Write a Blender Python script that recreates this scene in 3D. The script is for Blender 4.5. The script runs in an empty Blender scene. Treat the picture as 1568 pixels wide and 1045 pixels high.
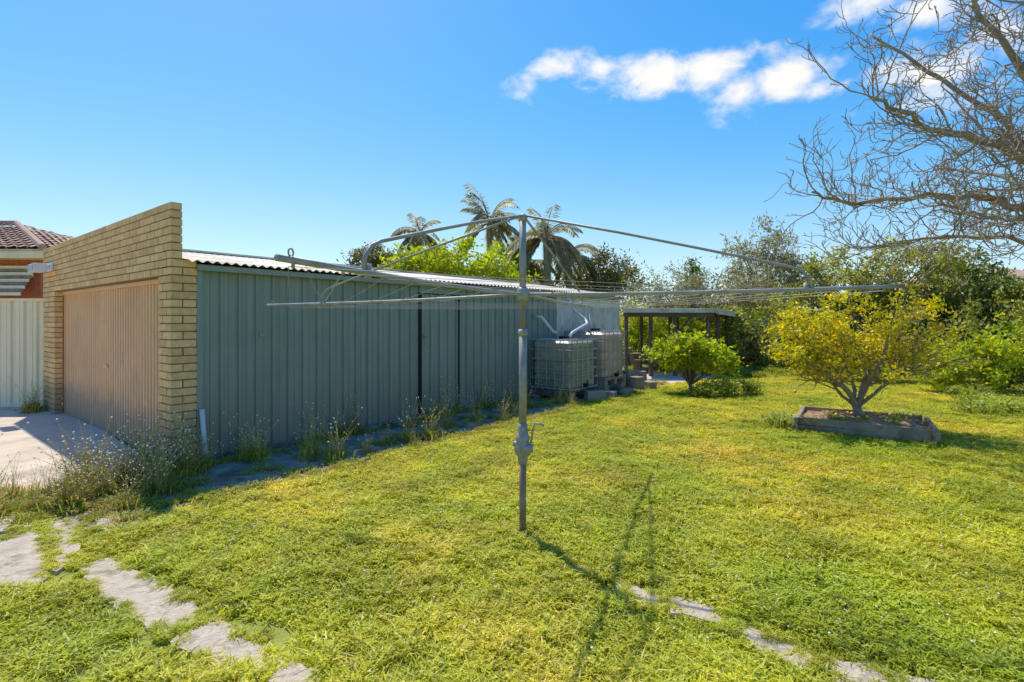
import bpy, math, random
import numpy as np
from mathutils import Vector, Matrix
random.seed(7); R=random.Random(11); rng=np.random.default_rng(5)
scene=bpy.context.scene
scene.view_settings.view_transform='Standard'
scene.view_settings.look='None'
scene.view_settings.exposure=0

# ------------------------------------------------------------ helpers
class MB:
    def __init__(s): s.v=[]; s.f=[]; s.m=[]
    def box(s,x0,x1,y0,y1,z0,z1,m=0,M=None):
        b=len(s.v)
        P=[(x0,y0,z0),(x1,y0,z0),(x1,y1,z0),(x0,y1,z0),(x0,y0,z1),(x1,y0,z1),(x1,y1,z1),(x0,y1,z1)]
        if M is not None: P=[tuple(M@Vector(p)) for p in P]
        s.v+=P
        for q in [(0,3,2,1),(4,5,6,7),(0,1,5,4),(1,2,6,5),(2,3,7,6),(3,0,4,7)]:
            s.f.append(tuple(b+i for i in q)); s.m.append(m)
    def beam(s,a,b,w,h,m=0):
        a=Vector(a); b=Vector(b); d=b-a; L=d.length; d.normalize()
        up=Vector((0,0,1)) if abs(d.z)<.9 else Vector((1,0,0))
        y=up.cross(d).normalized(); z=d.cross(y)
        M=Matrix((d,y,z)).transposed().to_4x4(); M.translation=a
        s.box(0,L,-w/2,w/2,-h/2,h/2,m,M)
    def tube(s,pts,radii,n=6,m=0,cap=True):
        pts=[Vector(p) for p in pts]
        if not hasattr(radii,'__len__'): radii=[radii]*len(pts)
        b=len(s.v); prev=None
        for i,p in enumerate(pts):
            t=(pts[min(i+1,len(pts)-1)]-pts[max(i-1,0)])
            if t.length<1e-9: t=Vector((0,0,1))
            t.normalize()
            if prev is None:
                a=Vector((0,0,1)) if abs(t.z)<.9 else Vector((1,0,0))
                prev=a.cross(t).normalized()
            else:
                prev=(prev-t*prev.dot(t))
                if prev.length<1e-6: prev=Vector((1,0,0))
                prev.normalize()
            q=t.cross(prev)
            for k in range(n):
                an=2*math.pi*k/n
                s.v.append(tuple(p+(prev*math.cos(an)+q*math.sin(an))*radii[i]))
        for i in range(len(pts)-1):
            for k in range(n):
                k2=(k+1)%n
                s.f.append((b+i*n+k,b+i*n+k2,b+(i+1)*n+k2,b+(i+1)*n+k)); s.m.append(m)
        if cap:
            s.f.append(tuple(b+k for k in reversed(range(n)))); s.m.append(m)
            e=b+(len(pts)-1)*n
            s.f.append(tuple(e+k for k in range(n))); s.m.append(m)
    def sheet(s,A,B,m=0):
        b=len(s.v); n=len(A)
        s.v+=[tuple(p) for p in A]+[tuple(p) for p in B]
        for i in range(n-1):
            s.f.append((b+i,b+i+1,b+n+i+1,b+n+i)); s.m.append(m)
    def poly(s,P,z0,z1,m=0):
        b=len(s.v); n=len(P)
        s.v+=[(p[0],p[1],z1) for p in P]+[(p[0],p[1],z0) for p in P]
        s.f.append(tuple(b+i for i in range(n))); s.m.append(m)
        for i in range(n):
            j=(i+1)%n
            s.f.append((b+i,b+n+i,b+n+j,b+j)); s.m.append(m)
    def blob(s,c,r,m=0,sub=1):
        import bmesh
        bm=bmesh.new(); bmesh.ops.create_icosphere(bm,subdivisions=sub,radius=1)
        b=len(s.v)
        for v in bm.verts: s.v.append((c[0]+v.co.x*r[0],c[1]+v.co.y*r[1],c[2]+v.co.z*r[2]))
        for f in bm.faces: s.f.append(tuple(b+v.index for v in f.verts)); s.m.append(m)
        bm.free()
    def obj(s,name,mats,parent=None,smooth=False,world=False,bevel=0,link=True):
        me=bpy.data.meshes.new(name); me.from_pydata(s.v,[],s.f)
        for mt in mats: me.materials.append(mt)
        if len(mats)>1: me.polygons.foreach_set('material_index',s.m)
        if smooth: me.polygons.foreach_set('use_smooth',[True]*len(s.f))
        me.update()
        return addobj(name,me,parent,world,bevel,link)
def addobj(name,me,parent=None,world=False,bevel=0,link=True):
    o=bpy.data.objects.new(name,me)
    if link: scene.collection.objects.link(o)
    if parent is not None:
        o.parent=parent
        if world: o.matrix_parent_inverse=PM[parent.name].inverted()
    if bevel:
        md=o.modifiers.new('bevel','BEVEL'); md.width=bevel; md.segments=2; md.limit_method='ANGLE'
    return o
PM={}
def empty(name,loc=(0,0,0),rot=0):
    e=bpy.data.objects.new(name,None); scene.collection.objects.link(e)
    e.location=loc; e.rotation_euler=(0,0,rot); e.empty_display_size=.2
    PM[e.name]=Matrix.Translation(loc)@Matrix.Rotation(rot,4,'Z')
    return e

def leaves_mesh(name,C,D,S,L,W,mats,mi=None):
    N=len(C); V=np.empty((N,4,3),np.float32)
    L=L[:,None]; W=W[:,None]
    nrm=np.cross(D,S)
    V[:,0]=C; V[:,1]=C+D*L*.45+S*W*.5+nrm*L*.06; V[:,2]=C+D*L; V[:,3]=C+D*L*.45-S*W*.5+nrm*L*.06
    me=bpy.data.meshes.new(name)
    me.vertices.add(N*4); me.vertices.foreach_set('co',V.reshape(-1))
    me.loops.add(N*4); me.loops.foreach_set('vertex_index',np.arange(N*4,dtype=np.int32))
    me.polygons.add(N); me.polygons.foreach_set('loop_start',np.arange(0,N*4,4,dtype=np.int32))
    for mt in mats: me.materials.append(mt)
    if mi is not None: me.polygons.foreach_set('material_index',mi.astype(np.int32))
    me.update(calc_edges=True); me.validate()
    return me
def unit(a): return a/np.maximum(np.linalg.norm(a,axis=1,keepdims=True),1e-9)
def rand_dirs(N,up=0.0):
    d=rng.normal(size=(N,3)); d[:,2]+=up; d=unit(d)
    s=unit(np.cross(d,rng.normal(size=(N,3)))); return d,s

# ------------------------------------------------------------ materials
def newmat(name):
    m=bpy.data.materials.new(name); m.use_nodes=True; nt=m.node_tree
    return m,nt,nt.nodes['Principled BSDF'],nt.nodes['Material Output']
def noise(nt,scale,detail=5,rough=.6,coord='Object',dist=0):
    if coord=='World':
        g=nt.nodes.new('ShaderNodeNewGeometry'); src=g.outputs['Position']
    else:
        t=nt.nodes.new('ShaderNodeTexCoord'); src=t.outputs[coord]
    n=nt.nodes.new('ShaderNodeTexNoise'); n.inputs['Scale'].default_value=scale
    n.inputs['Detail'].default_value=detail; n.inputs['Roughness'].default_value=rough
    n.inputs['Distortion'].default_value=dist
    nt.links.new(src,n.inputs['Vector']); return n
def ramp(nt,src,stops):
    r=nt.nodes.new('ShaderNodeValToRGB'); e=r.color_ramp.elements
    while len(e)<len(stops): e.new(.5)
    for i,(p,c) in enumerate(stops):
        e[i].position=p; e[i].color=(*c,1) if len(c)==3 else c
    nt.links.new(src,r.inputs['Fac']); return r.outputs['Color']
def mixc(nt,f,a,b,mode='MIX'):
    n=nt.nodes.new('ShaderNodeMix'); n.data_type='RGBA'; n.blend_type=mode
    for s,v in ((n.inputs[0],f),(n.inputs[6],a),(n.inputs[7],b)):
        if hasattr(v,'is_output') : nt.links.new(v,s)
        elif isinstance(v,(int,float)): s.default_value=v
        else: s.default_value=(*v,1)
    return n.outputs[2]
def bump(nt,bsdf,h,strength=.4,dist=.01):
    b=nt.nodes.new('ShaderNodeBump'); b.inputs['Strength'].default_value=strength; b.inputs['Distance'].default_value=dist
    nt.links.new(h,b.inputs['Height']); nt.links.new(b.outputs['Normal'],bsdf.inputs['Normal'])
def mk(name,c1,c2,scale=3,rough=.7,metal=0,bs=.3,bd=.004,bscale=None,island=False,dirt=None,dscale=1.2,dpos=(.5,.7),coord='Object',spec=.5,grime=None,streak=None):
    m,nt,b,o=newmat(name)
    if island:
        g=nt.nodes.new('ShaderNodeNewGeometry'); fac=g.outputs['Random Per Island']
        col=ramp(nt,fac,[(0,c1),(1,c2)])
        n0=noise(nt,scale,6,.6,coord)
        col=mixc(nt,.35,col,ramp(nt,n0.outputs['Fac'],[(.3,tuple(x*.6 for x in c1)),(.7,tuple(min(1,x*1.2) for x in c2))]))
    else:
        n0=noise(nt,scale,6,.6,coord); col=ramp(nt,n0.outputs['Fac'],[(.3,c1),(.7,c2)])
    if dirt is not None:
        n2=noise(nt,dscale,8,.7,coord,.3); f=ramp(nt,n2.outputs['Fac'],[(dpos[0],(0,0,0)),(dpos[1],(1,1,1))])
        col=mixc(nt,f,col,dirt)
    if streak is not None:
        t=nt.nodes.new('ShaderNodeTexCoord'); mp=nt.nodes.new('ShaderNodeMapping'); mp.inputs['Scale'].default_value=(9,9,.5); nt.links.new(t.outputs['Object'],mp.inputs['Vector'])
        n5=nt.nodes.new('ShaderNodeTexNoise'); n5.inputs['Scale'].default_value=1.5; n5.inputs['Detail'].default_value=5; nt.links.new(mp.outputs[0],n5.inputs['Vector'])
        f=ramp(nt,n5.outputs['Fac'],[(.5,(0,0,0)),(.75,(.7,)*3)]); col=mixc(nt,f,col,streak)
    if grime is not None:
        gg=nt.nodes.new('ShaderNodeNewGeometry'); sp=nt.nodes.new('ShaderNodeSeparateXYZ'); nt.links.new(gg.outputs['Position'],sp.inputs[0])
        n4=noise(nt,6,6,.7,'World'); ad=nt.nodes.new('ShaderNodeMath'); ad.operation='MULTIPLY_ADD'; nt.links.new(n4.outputs['Fac'],ad.inputs[0]); ad.inputs[1].default_value=-.7; nt.links.new(sp.outputs['Z'],ad.inputs[2])
        f=ramp(nt,ad.outputs[0],[(0,(.75,)*3),(grime[0],(0,0,0))]); col=mixc(nt,f,col,grime[1])
    nt.links.new(col,b.inputs['Base Color'])
    b.inputs['Roughness'].default_value=rough; b.inputs['Metallic'].default_value=metal
    b.inputs['Specular IOR Level'].default_value=spec
    if bs:
        n3=noise(nt,bscale or scale*12,6,.65,coord); bump(nt,b,n3.outputs['Fac'],bs,bd)
    return m
def leafmat(name,cols,trans=.4,rough=.5,wn=.6,tcol=None,spec=.3,vary=.35,wn2=None):
    m,nt,b,o=newmat(name)
    g=nt.nodes.new('ShaderNodeNewGeometry')
    n=len(cols); col=ramp(nt,g.outputs['Random Per Island'],[(i/max(1,n-1),c) for i,c in enumerate(cols)])
    n0=noise(nt,wn,4,.6,'World')
    v=ramp(nt,n0.outputs['Fac'],[(.3,(1-vary,)*3),(.7,(1+vary,)*3)])
    col=mixc(nt,1.0,col,v,'MULTIPLY')
    if wn2:
        n1=noise(nt,wn2,5,.65,'World',.4); v=ramp(nt,n1.outputs['Fac'],[(.35,(.76,.88,.8)),(.52,(1,1,1)),(.66,(1.24,1.08,1.6))]); col=mixc(nt,1.0,col,v,'MULTIPLY')
    nt.links.new(col,b.inputs['Base Color']); b.inputs['Roughness'].default_value=rough
    b.inputs['Specular IOR Level'].default_value=spec
    t=nt.nodes.new('ShaderNodeBsdfTranslucent')
    tc=mixc(nt,1.0,col,tcol or (1.5,1.4,.6),'MULTIPLY'); nt.links.new(tc,t.inputs['Color'])
    mx=nt.nodes.new('ShaderNodeMixShader'); mx.inputs[0].default_value=trans
    nt.links.new(b.outputs[0],mx.inputs[1]); nt.links.new(t.outputs[0],mx.inputs[2]); nt.links.new(mx.outputs[0],o.inputs['Surface'])
    return m

M_ground=mk('soil',(.22,.23,.03),(.32,.32,.05),2.5,.95,bs=.8,bd=.02,bscale=30,dirt=(.30,.23,.12),dscale=.8,dpos=(.55,.75))
M_conc=mk('concrete',(.50,.40,.29),(.66,.55,.41),1.6,.9,bs=.4,bd=.005,bscale=60,dirt=(.28,.22,.15),dscale=1.3,dpos=(.52,.75))
M_concpath=mk('path_concrete',(.46,.36,.26),(.70,.58,.44),5,.95,bs=1,bd=.03,bscale=22,dirt=(.24,.19,.10),dscale=5,dpos=(.5,.66))
M_strip=mk('shaded_concrete',(.22,.175,.115),(.44,.36,.25),4,.95,bs=.9,bd=.015,bscale=30,dirt=(.11,.095,.05),dscale=3,dpos=(.45,.62))  # darker concrete: shade along the shed wall is put into the base colour
M_brick=mk('buff_brick',(.68,.37,.14),(.95,.57,.24),14,.85,bs=.5,bd=.004,bscale=120,island=True,grime=(.35,(.25,.18,.11)))
M_mortar=mk('mortar',(.20,.13,.08),(.30,.21,.14),20,.95)
M_door=mk('brown_metal_door',(.76,.42,.20),(.88,.51,.26),1.5,.45,bs=.05,dirt=(.66,.42,.24),dscale=2,grime=(.3,(.40,.28,.19)),streak=(.64,.41,.24))
M_green=mk('green_metal_cladding',(.20,.245,.19),(.25,.29,.23),1.2,.5,bs=.08,bd=.003,dirt=(.28,.30,.23),dscale=2.2,dpos=(.5,.8),grime=(.5,(.28,.23,.15)),streak=(.31,.34,.28))
M_dark=mk('dark_gap',(.012,.012,.012),(.02,.02,.02),3,.9,bs=0)
M_creamsheet=mk('pale_cladding',(.52,.50,.42),(.68,.64,.54),2,.5,bs=.1,dirt=(.38,.28,.18),dscale=3,streak=(.42,.36,.28))
M_roof=mk('corrugated_roof_metal',(.55,.48,.36),(.68,.61,.48),1.5,.6,bs=.1,dirt=(.33,.22,.13),dscale=2.5,dpos=(.48,.7))
M_fence=mk('cream_metal_fence',(.82,.67,.42),(.88,.73,.48),2,.45,bs=.05,streak=(.68,.56,.38))
M_redbrick=mk('red_brick',(.42,.11,.05),(.52,.16,.08),8,.9,island=True)
M_tile=mk('terracotta_roof_tile',(.36,.21,.13),(.54,.36,.25),6,.85,island=True)
M_white=mk('white_paint',(.75,.74,.70),(.82,.81,.78),3,.5,bs=0)
M_whitepvc=mk('pvc_plastic',(.58,.56,.50),(.70,.67,.60),3,.4,bs=0)
M_galv=mk('galvanised_steel',(.26,.245,.21),(.40,.38,.33),14,.55,.25,bs=.15,bd=.002,dirt=(.22,.15,.09),dscale=7,dpos=(.5,.7))
M_rust=mk('weathered_pipe',(.22,.15,.10),(.35,.27,.19),10,.7,.1,bs=.4,bd=.003,dirt=(.26,.12,.05),dscale=8)
M_wire=mk('line_wire',(.25,.25,.23),(.35,.35,.33),10,.6,.2,bs=0)
M_cage=mk('cage_steel',(.28,.28,.25),(.44,.43,.38),14,.5,.2,bs=0)
M_plastic=mk('translucent_tank_plastic',(.16,.17,.10),(.38,.35,.24),1.6,.35,bs=.1,dirt=(.56,.44,.30),dscale=1.2,dpos=(.48,.66))
M_plastic2=mk('pinkish_tank_plastic',(.50,.35,.24),(.66,.50,.36),2,.35,bs=.1,dirt=(.32,.25,.17),dscale=1.5)
M_timber=mk('weathered_timber',(.20,.165,.125),(.38,.32,.25),5,.9,bs=.7,bd=.006,bscale=40)
M_sleeper=mk('aged_sleeper_timber',(.22,.155,.095),(.42,.31,.20),7,.92,bs=.9,bd=.01,bscale=45,dirt=(.13,.09,.055),dscale=4,dpos=(.5,.7))
M_darkt=mk('dark_timber',(.07,.052,.035),(.16,.12,.08),5,.9,bs=.5)
M_mulch=mk('mulch',(.24,.13,.065),(.50,.31,.18),14,.95,bs=1,bd=.03,bscale=45)
M_bark=mk('bark',(.20,.145,.10),(.36,.28,.20),9,.9,bs=.8,bd=.01,bscale=40)
M_paleb=mk('pale_bark',(.30,.27,.23),(.48,.43,.38),5,.85,bs=.5,bd=.006,bscale=40)
M_twig=mk('twig_bark',(.20,.15,.11),(.44,.35,.25),5,.85,bs=0)
M_grass=leafmat('grass_blades',[(.15,.19,.01),(.40,.43,.02),(.56,.57,.025),(.64,.61,.03),(.50,.54,.03),(.84,.76,.20),(.45,.50,.03)],.46,.5,1.5,tcol=(1.4,1.25,.5),vary=.24,wn2=.55)
M_dry=leafmat('dry_grass',[(.50,.36,.13),(.66,.50,.21),(.38,.34,.09)],.35,.7)
M_weed=leafmat('weed_leaves',[(.19,.23,.03),(.30,.34,.04),(.42,.44,.07)],.4,.5)
M_flower=mk('weed_flower',(.7,.68,.5),(.85,.8,.55),30,.7,bs=0)
M_yflower=mk('yellow_flower',(.75,.55,.03),(.85,.65,.06),30,.7,bs=0)
M_lemonleaf=leafmat('lemon_leaves',[(.40,.42,.015),(.64,.54,.015),(.88,.66,.02),(.56,.54,.02),(.28,.38,.03)],.45,.45,2.0,(1.3,1.2,.5),vary=.3)
M_fruit=mk('citrus_fruit',(.80,.42,.02),(.9,.60,.03),30,.45,bs=.1)
M_lime=leafmat('bright_green_leaves',[(.20,.28,.015),(.38,.46,.02),(.58,.58,.03),(.27,.36,.02)],.45,.45,1.2)
M_mid=leafmat('mid_green_leaves',[(.13,.15,.03),(.26,.29,.04),(.42,.41,.08),(.48,.42,.13)],.42,.5,.6,vary=.45)
M_deep=leafmat('deep_green_leaves',[(.06,.09,.02),(.11,.16,.03),(.18,.24,.04),(.24,.28,.06)],.35,.4,.7,vary=.45)
M_olive=leafmat('olive_leaves',[(.19,.19,.10),(.30,.29,.16),(.42,.38,.24),(.22,.19,.10)],.35,.5,.5)
M_darkl=leafmat('dark_leaves',[(.12,.11,.035),(.20,.18,.06),(.28,.23,.08)],.3,.5,.5)
M_palm=leafmat('palm_fronds',[(.16,.17,.08),(.27,.26,.12),(.42,.36,.18)],.35,.5,.5)
M_grey=mk('grey_box_paint',(.40,.42,.45),(.5,.52,.55),2,.5,bs=0)

# ------------------------------------------------------------ ground
mb=MB(); Lg=600
xs=[-Lg,-60,-20]+[x for x in range(-12,20,2)]+[24,60,Lg]; ys=[-Lg,-60,-10]+[y for y in range(-4,24,2)]+[30,80,Lg]
for y in ys:
    for x in xs: mb.v.append((x,y,0))
nx=len(xs)
for j in range(len(ys)-1):
    for i in range(nx-1):
        mb.f.append((j*nx+i,j*nx+i+1,(j+1)*nx+i+1,(j+1)*nx+i)); mb.m.append(0)
ground=mb.obj('ground',[M_ground])

# ------------------------------------------------------------ garage/shed frame
C0=Vector((-3.6,5.4,0)); ang=math.atan2(.788,.615)
U=Vector((math.cos(ang),math.sin(ang))); Vv=Vector((-math.sin(ang),math.cos(ang)))
def loc2w(t,p,z=0):
    q=Vector((C0.x,C0.y))+U*t-Vv*p; return (q.x,q.y,z)
gar=empty('brick_and_metal_garage',C0,ang)
ch=2.85/33
def brick(mb,x0,x1,y0,y1,k):
    j=lambda: R.uniform(-.0025,.0025)
    mb.box(x0+j(),x1+j(),y0+j(),y1+j(),k*ch+.012,(k+1)*ch,0)
mb=MB()
for k in range(26):
    if k%2==0:
        brick(mb,0,.11,0,.23,k); brick(mb,0,.11,.242,.36,k); brick(mb,.122,.25,0,.11,k)
    else:
        brick(mb,0,.25,0,.11,k); brick(mb,0,.11,.122,.36,k)
W=6.0; DL=5.15
for k in range(24):
    y=DL+(0 if k%2 else -.12)
    while y<W:
        a=max(y,DL); b=min(y+.23,W)
        if b-a>.03: brick(mb,0,.11,a,b,k)
        y+=.242
for k in range(24,33):
    y0=.372 if k<26 else 0
    y=(0 if k%2 else -.12)
    while y<W:
        a=max(y,y0); b=min(y+.23,W)
        if b-a>.03: brick(mb,0,.11,a,b,k)
        y+=.242
mb.obj('bricks',[M_brick],gar,bevel=.005)
mb=MB()
mb.box(.012,.24,.012,.352,0,26*ch-.003); mb.box(.012,.10,DL+.01,W-.01,0,24*ch); mb.box(.012,.10,.01,W-.01,24*ch+.003,33*ch-.01)
mb.obj('mortar_core',[M_mortar],gar)
mb=MB(); A=[];B=[]
y=.36; 
while y<DL:
    for dy,o in ((0,0),(.052,0),(.060,-.018),(.092,-.018),(.10,0)):
        A.append((.15+o,y+dy,.035)); B.append((.15+o,y+dy,2.02))
    y+=.105
mb.sheet(A,B); mb.box(.10,.16,.36,DL,2.02,2.072); mb.box(.12,.17,.36,.42,.02,2.02); mb.box(.12,.17,DL-.06,DL,.02,2.02)
mb.box(.115,.14,2.72,2.86,.93,.97); mb.box(.11,.17,.36,DL,.012,.035)
mb.obj('garage_door',[M_door],gar)
def ribwall(mb,t0,t1,z0,z1,y0,pitch=.2,h=.030,m=0):
    A=[];B=[]; t=t0
    while t<t1-.001:
        for dt,o in ((0,0),(.006,-h),(.030,-h),(.040,0),(.098,0),(.102,-.007),(.114,-.007),(.119,0)):
            if t+dt<t1: A.append((t+dt,y0+o,z0)); B.append((t+dt,y0+o,z1))
        t+=pitch
    A.append((t1,y0,z0)); B.append((t1,y0,z1)); mb.sheet(A,B,m)
mb=MB()
ribwall(mb,.30,3.49,.07,2.20,.052); ribwall(mb,3.52,4.36,.10,2.02,.045); ribwall(mb,4.39,7.5,.07,2.20,.052)
mb.box(3.49,4.39,.02,.05,2.03,2.20,0); mb.box(.252,.31,.0,.05,.05,2.20,0)
mb.obj('green_side_cladding',[M_green],gar)
mb=MB(); mb.box(3.482,3.528,.012,.06,.07,2.03); mb.box(4.352,4.398,.012,.06,.07,2.03); mb.box(3.50,4.38,.03,.07,2.015,2.03)
mb.box(.26,10.6,.062,.08,.02,2.2); 
mb.obj('door_gaps_and_lining',[M_dark],gar)
mb=MB(); mb.box(3.555,3.60,-.004,.02,1.30,1.38); mb.box(3.565,3.585,-.03,-.004,1.32,1.35); mb.box(.95,1.0,.035,.043,1.40,1.44); mb.tube([(3.57,.0,1.2),(3.57,-.02,1.22),(3.57,-.02,1.30)],.006,6)
mb.obj('door_handle',[M_galv],gar)
mb=MB(); A=[];B=[]; t=7.5
while t<10.6:
    A.append((t,.04+.014*math.sin(t*2*math.pi/.12),.07));B.append((t,.04+.014*math.sin(t*2*math.pi/.12),2.18)); t+=.0166
mb.sheet(A,B); mb.box(10.58,10.61,.04,5.9,0,2.18); mb.box(.25,10.6,5.88,5.9,0,2.2)
mb.obj('pale_end_cladding',[M_creamsheet],gar)
mb=MB(); mb.box(.25,10.6,-.03,.09,.0,.075)
mb.obj('concrete_plinth',[M_strip],gar)
mb=MB(); A=[];B=[];Cc=[]; t=.115
while t<10.75:
    o=.013*math.sin(t*2*math.pi/.10)
    A.append((t,-.09,2.235+o)); B.append((t,2.95,2.235+.145*3.04+o)); Cc.append((t,5.98,2.225+o)); t+=.0125
mb.sheet(A,B); mb.sheet(B,Cc); mb.obj('corrugated_roof',[M_roof],gar,smooth=True)
mb=MB(); mb.box(.25,10.7,-.05,.0,2.14,2.20); mb.box(.25,10.7,.0,.05,2.20,2.212)
mb.obj('eave_fascia',[M_green],gar)
mb=MB()
mb.beam((.12,2.95,2.69),(10.75,2.95,2.69),.35,.03); mb.obj('ridge_cap',[M_roof],gar)
mb=MB(); mb.box(-.03,0,5.2,5.5,2.42,2.56,0); mb.box(-.16,-.03,5.32,5.38,2.47,2.52,0); mb.box(-.26,-.10,5.12,5.58,2.40,2.53,0); mb.box(-.27,-.262,5.15,5.55,2.41,2.51,1)
mb.obj('security_light',[M_white,M_grey],gar,bevel=.008)
mb=MB(); mb.tube([(.31,-.09,.05),(.30,-.05,.35),(.29,-.03,.62)],.026,10); mb.obj('stormwater_pipe',[M_whitepvc],gar,smooth=True)

def rough(P,step=.12,amp=.03,seed=1):
    r=random.Random(seed); out=[]
    for i in range(len(P)):
        a=Vector(P[i][:2]); b=Vector(P[(i+1)%len(P)][:2]); n=max(1,int((b-a).length/step))
        for k in range(n):
            q=a.lerp(b,k/n); out.append((q.x+r.uniform(-amp,amp),q.y+r.uniform(-amp,amp)))
    return out
mb=MB(); br=[-1.08,-.1,1.1,2.35,3.5,4.7,5.9,7.1,8.3,9.5,10.6]
for i in range(len(br)-1):
    a,b=br[i]+.012,br[i+1]-.012; e=1.26+.03*(i%3)
    P=[loc2w(a,.02 if a>0 else .1),loc2w(a,.70),loc2w(a,e),loc2w(b,e+.01),loc2w(b,.72),loc2w(b,.02 if a>-.2 else .1)]
    mb.poly(rough(P,.10,.016,30+i),-.05,.020+.004*(i%3))
mb.obj('concrete_path',[M_strip])
mb=MB()
mb.poly(rough([(-3.62,5.33),(-4.1,4.72),(-4.75,4.35),(-7.2,6.55),(-7.0,8.35)],.25,.008,4),-.05,.030)
mb.poly([(-4.78,4.33),(-5.8,3.7),(-13,3.6),(-13,9.2),(-8.4,9.25),(-7.02,8.38),(-7.22,6.56)],-.05,.026)
mb.obj('driveway',[M_conc])
def grow(P,f):
    cx=sum(p[0] for p in P)/len(P); cy=sum(p[1] for p in P)/len(P)
    return [(cx+(p[0]-cx)*f,cy+(p[1]-cy)*f) for p in P]
stones_l=[[(-2.755,3.30),(-2.62,3.37),(-2.21,3.13),(-1.82,2.88),(-1.64,2.70),(-1.76,2.61),(-2.05,2.75),(-2.41,2.98)],
 [(-1.70,2.67),(-1.56,2.69),(-1.32,2.53),(-1.12,2.41),(-1.14,2.32),(-1.37,2.36),(-1.61,2.48)],
 [(-1.08,2.37),(-.89,2.30),(-.83,2.15),(-1.04,2.15)],
 [(-3.64,3.63),(-3.57,3.84),(-3.17,3.48),(-2.89,3.13),(-3.02,3.07),(-3.3,3.1),(-4.1,3.3)],
 [(-3.73,4.04),(-3.37,3.94),(-2.97,3.50),(-2.90,3.25),(-3.12,3.50),(-3.50,3.86)],
 [(-3.3,4.1),(-3.0,4.15),(-2.88,3.95),(-3.1,3.85)],
 [(-4.5,4.1),(-4.0,4.15),(-3.7,3.98),(-4.0,3.65),(-4.5,3.7)]]
stones_r=[[(.366,3.25),(.37,3.37),(.49,3.30),(.48,3.2)],[(.631,3.07),(.82,2.97),(.86,2.86),(.80,2.80),(.65,2.94)],[(.87,2.95),(1.087,2.82),(1.07,2.665),(.88,2.76)],
 [(1.163,2.63),(1.35,2.54),(1.40,2.40),(1.342,2.32),(1.18,2.42)],[(1.46,2.40),(1.625,2.33),(1.65,2.20),(1.43,2.22)],[(1.70,2.28),(1.86,2.22),(1.85,2.08),(1.70,2.1)]]
stones_l=[grow(P,1.12) for P in stones_l]; stones_r=[grow(P,1.12) for P in stones_r]
for k,(nm,st) in enumerate((('stepping_stone_path',stones_l),('stepping_stone_path',stones_r))):
    mb=MB()
    for i,P in enumerate(st):
        P=P if sum((P[j][0]*P[(j+1)%len(P)][1]-P[(j+1)%len(P)][0]*P[j][1]) for j in range(len(P)))>0 else P[::-1]
        mb.poly(rough(P,.05,.016,20+i+k*10),-.03,.020+.004*(i%3))
    mb.obj(nm,[M_concpath])

# ------------------------------------------------------------ grass
protos=bpy.data.collections.new('grass_tufts')
def grass_proto(i,n,rad,h0,h1,w,coll):
    mb=MB()
    for _ in range(n):
        r=rad*math.sqrt(R.random()); a=R.uniform(0,6.283); x=r*math.cos(a); y=r*math.sin(a)
        h=R.uniform(h0,h1)*(1.4 if R.random()<.07 else 1); ln=R.uniform(.4,1.8)*h; b=R.uniform(0,6.283); dx,dy=math.cos(b),math.sin(b)
        c=b+1.571+R.uniform(-.6,.6); ww=w*R.uniform(.6,1.3); sx,sy=math.cos(c)*ww/2,math.sin(c)*ww/2
        k=len(mb.v)
        mb.v+=[(x-sx,y-sy,0),(x+sx,y+sy,0),(x+dx*ln*.4+sx,y+dy*ln*.4+sy,h*.7),(x+dx*ln*.4-sx,y+dy*ln*.4-sy,h*.7),(x+dx*ln,y+dy*ln,h*R.uniform(.7,.95))]
        mb.f+=[(k,k+1,k+2,k+3),(k+3,k+2,k+4)]; mb.m+=[0,0]
    for _ in range(n//10):
        r=rad*math.sqrt(R.random()); a=R.uniform(0,6.283); x=r*math.cos(a); y=r*math.sin(a); z=R.uniform(h0*.5,h1*.9)
        for q in range(3):
            b=a+q*2.1+R.uniform(-.3,.3); dx,dy=math.cos(b),math.sin(b); l=R.uniform(.010,.018); k=len(mb.v)
            mb.v+=[(x,y,z),(x+dx*l-dy*l*.5,y+dy*l+dx*l*.5,z+.002),(x+dx*l*1.3,y+dy*l*1.3,z-.002),(x+dx*l+dy*l*.5,y+dy*l-dx*l*.5,z+.002)]
            mb.f.append((k,k+1,k+2,k+3)); mb.m.append(0)
    if i in (1,3):
        x=R.uniform(-rad,rad)*.7; y=R.uniform(-rad,rad)*.7; mb.blob((x,y,h1),(.006,.006,.005),1)
    o=mb.obj('grass_tuft',[M_grass,M_flower],link=False); coll.objects.link(o)
for i in range(7): grass_proto(i,210,.15,.014,.048,.008,protos)
clumps=bpy.data.collections.new('grass_clumps')
for i in range(4): grass_proto(9,110,.055,.03,.085,.007,clumps)
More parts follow.
